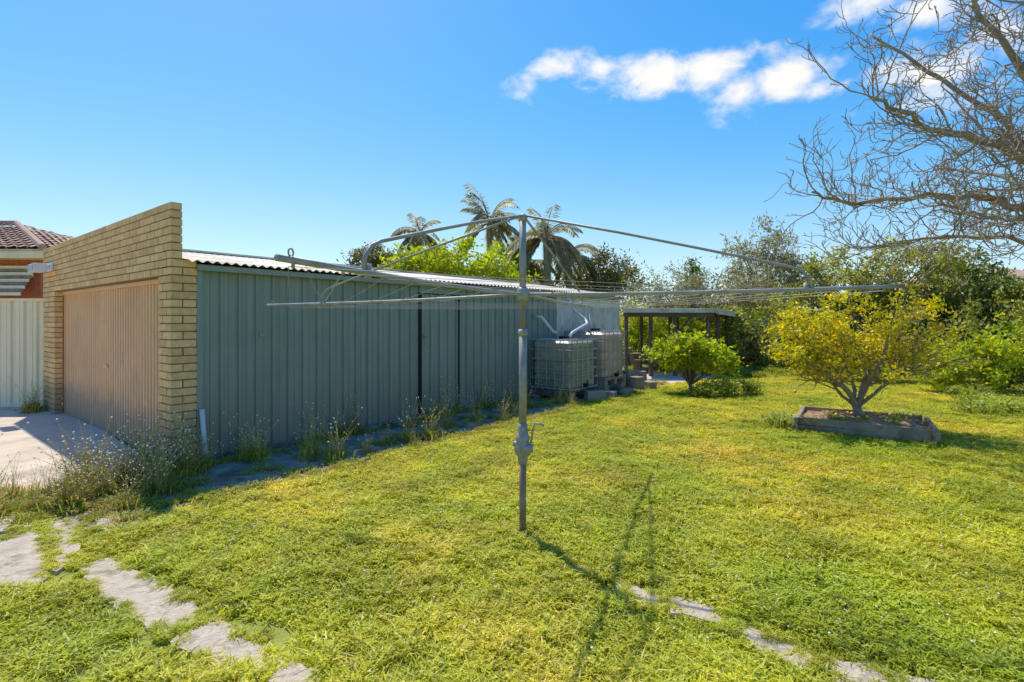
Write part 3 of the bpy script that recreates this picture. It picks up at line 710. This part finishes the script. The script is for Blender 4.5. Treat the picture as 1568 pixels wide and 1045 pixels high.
for j in range(n+1):
    for i in range(n+1):
        u=i/n; v=j/n; p=cor[0]*(1-u)*(1-v)+cor[1]*u*(1-v)+cor[2]*u*v+cor[3]*(1-u)*v; p=c+(p-c)*.96
        mb.v.append((p.x,p.y,.16+.04*mn.noise(p*6)+.06*math.sin(math.pi*u)*math.sin(math.pi*v)))
for j in range(n):
    for i in range(n): k=j*(n+1)+i; mb.f.append((k,k+1,k+n+2,k+n+1)); mb.m.append(0)
mb.obj('mulch_soil',[M_mulch],bedE,world=True)
bw=[]
for i in range(4):
    for _ in range(14):
        q=cor[i].lerp(cor[(i+1)%4],R.random()); q=c+(q-c)*R.uniform(1.03,1.1); bw.append((q.x,q.y,0))
for _ in range(9): bw.append((R.uniform(4.5,5.5),R.uniform(7.0,7.7),.17))
instancer('bed_edge_weeds',bw,cG,.4,1.1)

def wander(mb,p,d,L,r0,r1,n,wig,up,sides=5,m=0):
    pts=[Vector(p)]; d=Vector(d).normalized(); q=Vector(p)
    for k in range(n):
        d=(d+Vector((R.gauss(0,wig),R.gauss(0,wig),R.gauss(0,wig)+up))).normalized()
        q=q+d*L/n; pts.append(Vector(q))
    mb.tube(pts,[r0+(r1-r0)*i/n for i in range(n+1)],sides,m,cap=False)
    return pts,d
lt=empty('lemon_tree',(5.0,7.4,0)); mb=MB(); tips=[]
root=Vector((5.02,7.4,.1)); fork=Vector((4.98,7.4,.36))
mb.tube([root-Vector((0,0,.05)),root+Vector((-.01,0,.1)),fork],[.08,.062,.06],10)
for (dx,dy,dz,L,r) in ((-.6,-.1,.75,.78,.044),(.6,.1,.7,.85,.044),(-.15,.5,.9,.7,.03),(.12,-.35,.9,.7,.03),(-.9,.25,.65,.65,.025),(.95,-.2,.65,.8,.028)):
    p1,d1=wander(mb,fork+Vector((dx,dy,0))*.03,(dx,dy,dz),L,r,r*.6,6,.16,.04,7)
    for k in (3,4,5,6,6):
        for _ in range(2):
            dd=(Vector(d1)+Vector((R.gauss(0,.6),R.gauss(0,.6),R.gauss(.0,.35)))).normalized()
            p2,d2=wander(mb,p1[k],dd,R.uniform(.45,.75),r*.45,r*.22,5,.2,.03,5)
            for j in (2,3,4,5):
                for _ in range(2):
                    d3=(Vector(d2)+Vector((R.gauss(0,.7),R.gauss(0,.7),R.gauss(.1,.5)))).normalized()
                    p3,_d=wander(mb,p2[j],d3,R.uniform(.2,.42),r*.18,.0025,4,.2,.05,4); tips.append(p3)
sprig=[]
for _ in range(60):
    q=Vector(R.choice(tips)[-1]); 
    if q.z<1.3: continue
    p,_d=wander(mb,q,(R.gauss(0,.4),R.gauss(0,.4),1),R.uniform(.15,.36),.003,.0015,4,.12,.05,3); sprig.append(p)
mb.obj('trunk_and_limbs',[M_bark],lt,world=True,smooth=True)
C=[]
for p3 in tips:
    e=p3[-1]; dens=.62 if e.x<5.45 else .32
    if e.z>2.25 or (e.z<.8): continue
    dens*=R.uniform(.2,1.6)
    for q in p3[1:]:
        k=int(R.uniform(6,12)*dens)
        for _ in range(k): C.append(q+Vector((R.gauss(0,.045),R.gauss(0,.045),R.gauss(0,.04))))
for p in sprig:
    for q in p:
        for _ in range(7): C.append(q+Vector((R.gauss(0,.02),R.gauss(0,.02),R.gauss(0,.03))))
Cn,C2=crown([((4.2,7.4,1.55),(.6,.5,.36)),((4.85,7.4,1.80),(.75,.55,.24)),((5.75,7.4,1.72),(.6,.45,.28),.7),((3.95,7.4,1.2),(.40,.4,.28),.8)],52,34,.055)
C=np.concatenate([np.array(C),C2]); N=len(C); d,s=rand_dirs(N,.1)
addobj('foliage',leaves_mesh('foliage',C,d,s,.065*rng.uniform(.6,1.3,N),.034*rng.uniform(.7,1.2,N),[M_lemonleaf]),lt,True)
mb=MB()
for _ in range(45):
    q=R.choice(tips)[-1]+Vector((R.gauss(0,.05),R.gauss(0,.05),-.03)); mb.blob(q,(.026,.026,.030),0,2)
for _ in range(12): mb.blob((R.uniform(4.6,5.5),R.uniform(7.1,7.6),.22),(.028,.028,.028),0,2)
mb.obj('lemons',[M_fruit],lt,world=True,smooth=True)
def strappy(name,c,n,L,mat):
    mb=MB()
    for _ in range(n):
        a=R.uniform(0,6.283); l=L*R.uniform(.6,1.1); b=Vector(c)+Vector((R.gauss(0,.08),R.gauss(0,.08),0)); w=.012; dx,dy=math.cos(a),math.sin(a)
        A=[];B=[]
        for k in range(6):
            f=k/5; h=l*(.9*f-.75*f*f)*1.3; rr=l*f*.75; ww=w*(1-f*.85); p=b+Vector((dx*rr,dy*rr,h)); A.append(p+Vector((dy,-dx,0))*ww); B.append(p-Vector((dy,-dx,0))*ww)
        mb.sheet(A,B)
    mb.obj(name,[mat],smooth=True)
strappy('agapanthus_plant',(3.98,7.55,0),90,.6,M_weed); strappy('agapanthus_plant',(4.2,7.9,0),60,.55,M_weed); strappy('agapanthus_plant',(6.0,7.7,.05),60,.5,M_weed); strappy('agapanthus_plant',(9.2,10.2,0),90,.8,M_weed); strappy('agapanthus_plant',(5.75,7.55,.15),50,.35,M_weed); strappy('agapanthus_plant',(8.6,8.9,0),80,.6,M_weed)

# ------------------------------------------------------------ bare tree
bt=empty('bare_fig_tree',(7.3,6.3,0)); mb=MB()
T=Vector((7.3,6.3,0)); 
mb.tube([T-Vector((0,0,.1)),T+Vector((-.03,0,.8)),T+Vector((-.1,-.05,1.7)),T+Vector((-.12,-.05,2.4))],[.20,.16,.14,.13],12)
cr=T+Vector((-.1,-.05,2.2))
limbs=[([cr,(6.75,6.15,2.95),(6.05,6.0,3.42),(5.3,5.9,3.70),(4.65,5.85,3.82),(4.1,5.8,4.1)],.075),
 ([cr,(6.8,6.5,2.9),(6.2,6.7,3.2),(5.4,6.9,3.25),(4.6,7.0,3.2),(4.1,7.0,3.35)],.06),
 ([cr,(6.8,6.2,3.3),(6.3,6.1,4.2),(5.7,6.0,4.9),(5.2,5.9,5.5)],.07),
 ([cr,(6.9,5.9,3.2),(6.4,5.5,3.9),(5.8,5.2,4.4),(5.0,5.0,4.7)],.06),
 ([cr,(7.0,6.6,3.4),(6.6,7.0,4.4),(6.0,7.4,5.2),(5.4,7.7,5.9)],.06),
 ([cr,(7.2,6.3,3.6),(7.1,6.4,4.8),(6.9,6.4,5.8)],.07),
 ([cr,(7.8,6.1,3.4),(8.5,5.9,4.3),(9.2,5.8,4.9)],.07),
 ([cr,(7.5,6.9,3.1),(7.6,7.9,3.8),(7.3,8.8,4.2)],.06),
 ([cr,(6.9,5.9,2.6),(6.2,5.8,2.75),(5.5,5.8,2.75),(4.9,5.8,2.9)],.045),
 ([cr,(6.7,6.9,2.7),(6.0,7.2,2.75),(5.2,7.4,2.65)],.04),
 ([cr,(7.4,5.6,3.0),(7.4,4.8,3.8),(7.2,4.2,4.3)],.06)]
def smoothpath(P,n=5):
    P=[Vector(p) for p in P]; out=[]
    for i in range(len(P)-1):
        p0=P[max(0,i-1)];p1=P[i];p2=P[i+1];p3=P[min(len(P)-1,i+2)]
        for k in range(n):
            t=k/n; out.append(.5*((2*p1)+(p2-p0)*t+(2*p0-5*p1+4*p2-p3)*t*t+(3*p1-p0-3*p2+p3)*t**3)+Vector((R.gauss(0,.022),R.gauss(0,.022),R.gauss(0,.022))))
    out.append(P[-1]); return out
for P,r in limbs:
    pts=smoothpath(P); n=len(pts)
    mb.tube(pts,[r*(1-i/n*.78) for i in range(n)],8)
    for i in range(5,n):
        if R.random()<.12: continue
        tang=(pts[min(i+1,n-1)]-pts[i-1]).normalized()
        for _ in range(2 if R.random()<.75 else 1):
            dd=(tang*.7+Vector((R.gauss(0,.6),R.gauss(0,.6),R.gauss(-.1,.6)))).normalized(); ra=max(.010,r*(1-i/n*.8)*.36)
            p2,d2=wander(mb,pts[i],dd,R.uniform(.5,1.15),ra,ra*.45,9,.27,.03,5)
            for j in range(2,10):
                if R.random()<.10: continue
                d3=((p2[j]-p2[j-1]).normalized()*.6+Vector((R.gauss(0,.6),R.gauss(0,.6),R.gauss(.05,.5)))).normalized()
                p3,_d=wander(mb,p2[j],d3,R.uniform(.18,.48),ra*.42,.0044,7,.32,.10,4)
                for q in (2,4,6):
                    if R.random()<.55:
                        d4=((p3[q]-p3[q-1]).normalized()+Vector((R.gauss(0,.7),R.gauss(0,.7),R.gauss(.25,.4)))).normalized()
                        wander(mb,p3[q],d4,R.uniform(.06,.17),.0048,.004,3,.25,.15,3)
mb.obj('trunk_and_branches',[M_twig],bt,world=True,smooth=True)

# ------------------------------------------------------------ cream fence & neighbour house
mb=MB(); A=[];B=[]; x=-14
while x<-8.32:
    for dx,o in ((0,0),(.02,.035),(.085,.035),(.105,0),(.16,0),(.168,.01),(.18,.01),(.188,0)):
        A.append((x+dx,9.25+o,.06)); B.append((x+dx,9.25+o,1.94))
    x+=.235
mb.sheet(A,B); mb.box(-14,-8.3,9.215,9.31,1.94,1.985); mb.box(-14,-8.3,9.22,9.30,.03,.07); mb.box(-8.36,-8.30,9.20,9.32,0,1.99)
mb.obj('cream_metal_fence',[M_fence])
hs=empty('red_brick_house',(-14,14,0))
mb=MB()
for k in range(36):
    x=-19+(.12 if k%2 else 0)
    while x<-11.2:
        mb.box(x,min(x+.23,-11.05),12.0,12.11,k*.086,k*.086+.077)
        x+=.24
mb.obj('brick_wall_front',[M_redbrick],hs,world=True)
mb=MB(); mb.box(-19,-11.06,12.01,19,0,3.1); mb.obj('wall_core',[M_redbrick],hs,world=True)
mb=MB(); mb.box(-19.3,-10.62,11.58,11.62,3.0,3.2); mb.box(-10.66,-10.62,11.62,19.3,3.0,3.2); mb.box(-19.3,-10.66,11.62,12.0,3.0,3.03)
mb.box(-12.2,-12.14,11.97,11.995,1.0,2.6); mb.box(-12.2,-11.2,11.965,11.995,2.6,2.66)
mb.obj('fascia_and_window_frame',[M_fence],hs,world=True)
mb=MB()
for k in range(9):
    z=2.86-k*.08; y=11.97-k*.05; mb.box(-12.05,-11.1,y-.035,y,z-.07,z,k%2)
mb.obj('striped_awning',[M_fence,M_bark],hs,world=True)
mb=MB()
E=[Vector((-19.3,11.54,3.2)),Vector((-10.58,11.54,3.2)),Vector((-10.58,19.3,3.2)),Vector((-19.3,19.3,3.2))]; Rg=[Vector((-19.3,15.4,4.45)),Vector((-14.9,15.4,4.45))]
b=len(mb.v); mb.v+=[tuple(q-Vector((0,0,.04))) for q in E+Rg]; mb.f+=[(b,b+1,b+5,b+4),(b+1,b+2,b+5),(b+2,b+3,b+4,b+5)]; mb.m+=[0]*3
def tiles(a,b_,c,d,rows,wd):
    for k in range(rows):
        l0=a.lerp(d,k/rows); r0=b_.lerp(c,k/rows); l1=a.lerp(d,(k+1.1)/rows); r1=b_.lerp(c,(k+1.1)/rows)
        n=max(1,int((r0-l0).length/wd))
        for i in range(n):
            u0=i/n;u1=(i+.97)/n; P=[l0.lerp(r0,u0)+Vector((0,0,.045)),l0.lerp(r0,u1)+Vector((0,0,.045)),l1.lerp(r1,u1)+Vector((0,0,.01)),l1.lerp(r1,u0)+Vector((0,0,.01))]
            m_=(P[0]+P[1])/2+Vector((0,0,.03)); m2_=(P[2]+P[3])/2+Vector((0,0,.03))
            q=len(mb.v); mb.v+=[tuple(P[0]),tuple(m_),tuple(P[1]),tuple(P[2]),tuple(m2_),tuple(P[3])]; mb.f+=[(q,q+1,q+4,q+5),(q+1,q+2,q+3,q+4)]; mb.m+=[0,0]
tiles(E[0],E[1],Rg[1],Rg[0],13,.25); tiles(E[1],E[2],Rg[1],Rg[1],13,.25)
mb.tube([E[1]+Vector((0,0,.04)),Rg[1]+Vector((0,0,.06))],.08,8); mb.tube([Rg[1]+Vector((0,0,.06)),Rg[0]+Vector((0,0,.06))],.08,8)
mb.obj('tiled_hip_roof',[M_tile],hs,world=True)
nb=empty('neighbour_house',(20,24,0)); mb=MB(); mb.box(18,26,21,28,0,2.6,1)
P=[(17.5,20.5,2.6),(26.5,20.5,2.6),(26.5,28.5,2.6),(17.5,28.5,2.6),(21,24.5,4.2),(23,24.5,4.2)]; b=len(mb.v); mb.v+=P
for q in ((0,1,5,4),(1,2,5),(2,3,4,5),(3,0,4)): mb.f.append(tuple(b+i for i in q)); mb.m.append(0)
mb.obj('walls_and_roof',[M_tile,M_redbrick],nb,world=True)

# ------------------------------------------------------------ world, sun, camera
el=math.radians(61); S=Vector((-.503*math.cos(el),.864*math.cos(el),math.sin(el))).normalized()
w=bpy.data.worlds.new("World"); scene.world=w; w.use_nodes=True; nt=w.node_tree; nt.nodes.clear()
out=nt.nodes.new('ShaderNodeOutputWorld'); bg=nt.nodes.new('ShaderNodeBackground'); sky=nt.nodes.new('ShaderNodeTexSky')
sky.sky_type='NISHITA'; sky.sun_disc=False; sky.sun_elevation=el; sky.sun_rotation=math.radians(-30.2); sky.ozone_density=2.0; sky.dust_density=.4; sky.air_density=1.0
hsv=nt.nodes.new('ShaderNodeHueSaturation'); hsv.inputs['Saturation'].default_value=1.3; nt.links.new(sky.outputs[0],hsv.inputs['Color'])
sepc=nt.nodes.new('ShaderNodeSeparateColor'); cmb=nt.nodes.new('ShaderNodeCombineColor'); nt.links.new(hsv.outputs[0],sepc.inputs[0])
for ch_,(ref,g,k) in enumerate(((.30,1.9,.52),(.58,1.15,.98),(.79,.38,1.18))):
    a=nt.nodes.new('ShaderNodeMath'); a.operation='MULTIPLY'; a.inputs[1].default_value=.15/ref; nt.links.new(sepc.outputs[ch_],a.inputs[0])
    c_=nt.nodes.new('ShaderNodeMath'); c_.operation='MAXIMUM'; c_.inputs[1].default_value=.001; nt.links.new(a.outputs[0],c_.inputs[0])
    p_=nt.nodes.new('ShaderNodeMath'); p_.operation='POWER'; p_.inputs[1].default_value=g; nt.links.new(c_.outputs[0],p_.inputs[0])
    q_=nt.nodes.new('ShaderNodeMath'); q_.operation='MULTIPLY'; q_.inputs[1].default_value=k/.15; nt.links.new(p_.outputs[0],q_.inputs[0])
    m_=(.95,2.2,6.0)[ch_]/.15
    ad=nt.nodes.new('ShaderNodeMath'); ad.operation='ADD'; ad.inputs[1].default_value=m_; nt.links.new(q_.outputs[0],ad.inputs[0])
    dv=nt.nodes.new('ShaderNodeMath'); dv.operation='DIVIDE'; nt.links.new(q_.outputs[0],dv.inputs[0]); nt.links.new(ad.outputs[0],dv.inputs[1])
    ml=nt.nodes.new('ShaderNodeMath'); ml.operation='MULTIPLY'; ml.inputs[1].default_value=m_; nt.links.new(dv.outputs[0],ml.inputs[0])
    nt.links.new(ml.outputs[0],cmb.inputs[ch_])
nt.links.new(cmb.outputs[0],bg.inputs['Color']); bg.inputs['Strength'].default_value=.15
cb=nt.nodes.new('ShaderNodeBackground'); cb.inputs['Color'].default_value=(1,.99,.97,1); cb.inputs['Strength'].default_value=1.0
tc=nt.nodes.new('ShaderNodeTexCoord'); nz=nt.nodes.new('ShaderNodeTexNoise'); nz.inputs['Scale'].default_value=12; nz.inputs['Detail'].default_value=10; nz.inputs['Roughness'].default_value=.57; nz.inputs['Distortion'].default_value=.2
mp=nt.nodes.new('ShaderNodeMapping'); mp.inputs['Scale'].default_value=(1,1,1.5); nt.links.new(tc.outputs['Generated'],mp.inputs['Vector']); nt.links.new(mp.outputs[0],nz.inputs['Vector'])
def cloud(ax,ez,rx,rz,amp=1):
    c=Vector((ax,1,ez)).normalized(); n=1/math.sqrt(ax*ax+1+ez*ez)
    sub=nt.nodes.new('ShaderNodeVectorMath'); sub.operation='SUBTRACT'; nt.links.new(tc.outputs['Generated'],sub.inputs[0]); sub.inputs[1].default_value=c
    mul=nt.nodes.new('ShaderNodeVectorMath'); mul.operation='MULTIPLY'; nt.links.new(sub.outputs[0],mul.inputs[0]); mul.inputs[1].default_value=(1/(rx*n),1/(rx*n),1/(rz*n))
    ln=nt.nodes.new('ShaderNodeVectorMath'); ln.operation='LENGTH'; nt.links.new(mul.outputs[0],ln.inputs[0])
    mr=nt.nodes.new('ShaderNodeMapRange'); mr.inputs['From Min'].default_value=0; mr.inputs['From Max'].default_value=1.5; mr.inputs['To Min'].default_value=amp; mr.inputs['To Max'].default_value=0; nt.links.new(ln.outputs['Value'],mr.inputs['Value'])
    return mr.outputs[0]
cl=[(.09,.49,.07,.026,1.05),(.17,.49,.09,.032,1.1),(.28,.48,.09,.040,1.15),(.39,.48,.07,.045,1.1),(.45,.445,.06,.05,1.1),(.53,.47,.10,.045,1.15),(.60,.45,.05,.035,.9),(.80,.49,.10,.05,.95),(.78,.42,.14,.05,.7),(.68,.62,.08,.03,1),(.80,.605,.05,.03,1),(.02,.47,.06,.035,.6),(.97,.57,.12,.06,.6),(-2.2,.8,.5,.12,.9),(2.6,.6,.6,.15,.9)]
acc=None
for c in cl:
    o=cloud(*c)
    if acc is None: acc=o
    else:
        m=nt.nodes.new('ShaderNodeMath'); m.operation='MAXIMUM'; nt.links.new(acc,m.inputs[0]); nt.links.new(o,m.inputs[1]); acc=m.outputs[0]
m1=nt.nodes.new('ShaderNodeMath'); m1.operation='MULTIPLY_ADD'; nt.links.new(nz.outputs['Fac'],m1.inputs[0]); m1.inputs[1].default_value=2.4; nt.links.new(acc,m1.inputs[2])
mr=nt.nodes.new('ShaderNodeMapRange'); mr.interpolation_type='SMOOTHSTEP'; mr.inputs['From Min'].default_value=1.45; mr.inputs['From Max'].default_value=2.25; nt.links.new(m1.outputs[0],mr.inputs['Value'])
gt=nt.nodes.new('ShaderNodeMath'); gt.operation='MINIMUM'; 
m2=nt.nodes.new('ShaderNodeMath'); m2.operation='MULTIPLY'; m2.inputs[1].default_value=4; nt.links.new(acc,m2.inputs[0]); nt.links.new(mr.outputs[0],gt.inputs[0]); nt.links.new(m2.outputs[0],gt.inputs[1])
mx=nt.nodes.new('ShaderNodeMixShader'); nt.links.new(gt.outputs[0],mx.inputs[0]); nt.links.new(bg.outputs[0],mx.inputs[1]); nt.links.new(cb.outputs[0],mx.inputs[2]); nt.links.new(mx.outputs[0],out.inputs['Surface'])
sun=bpy.data.lights.new('sun','SUN'); sun.energy=5; sun.angle=math.radians(.9); sun.color=(1,.95,.86)
so=bpy.data.objects.new('sun',sun); scene.collection.objects.link(so); so.rotation_euler=S.to_track_quat('Z','Y').to_euler(); so.location=(0,0,30)
cam=bpy.data.cameras.new('camera'); cam.lens=18; cam.sensor_width=36; cam.shift_y=-.0207; cam.clip_end=2000; cam.clip_start=.05
co=bpy.data.objects.new('camera',cam); scene.collection.objects.link(co); co.location=(0,0,1.6); co.rotation_euler=(math.radians(90),0,0); scene.camera=co
print('grass pts',len(gp))
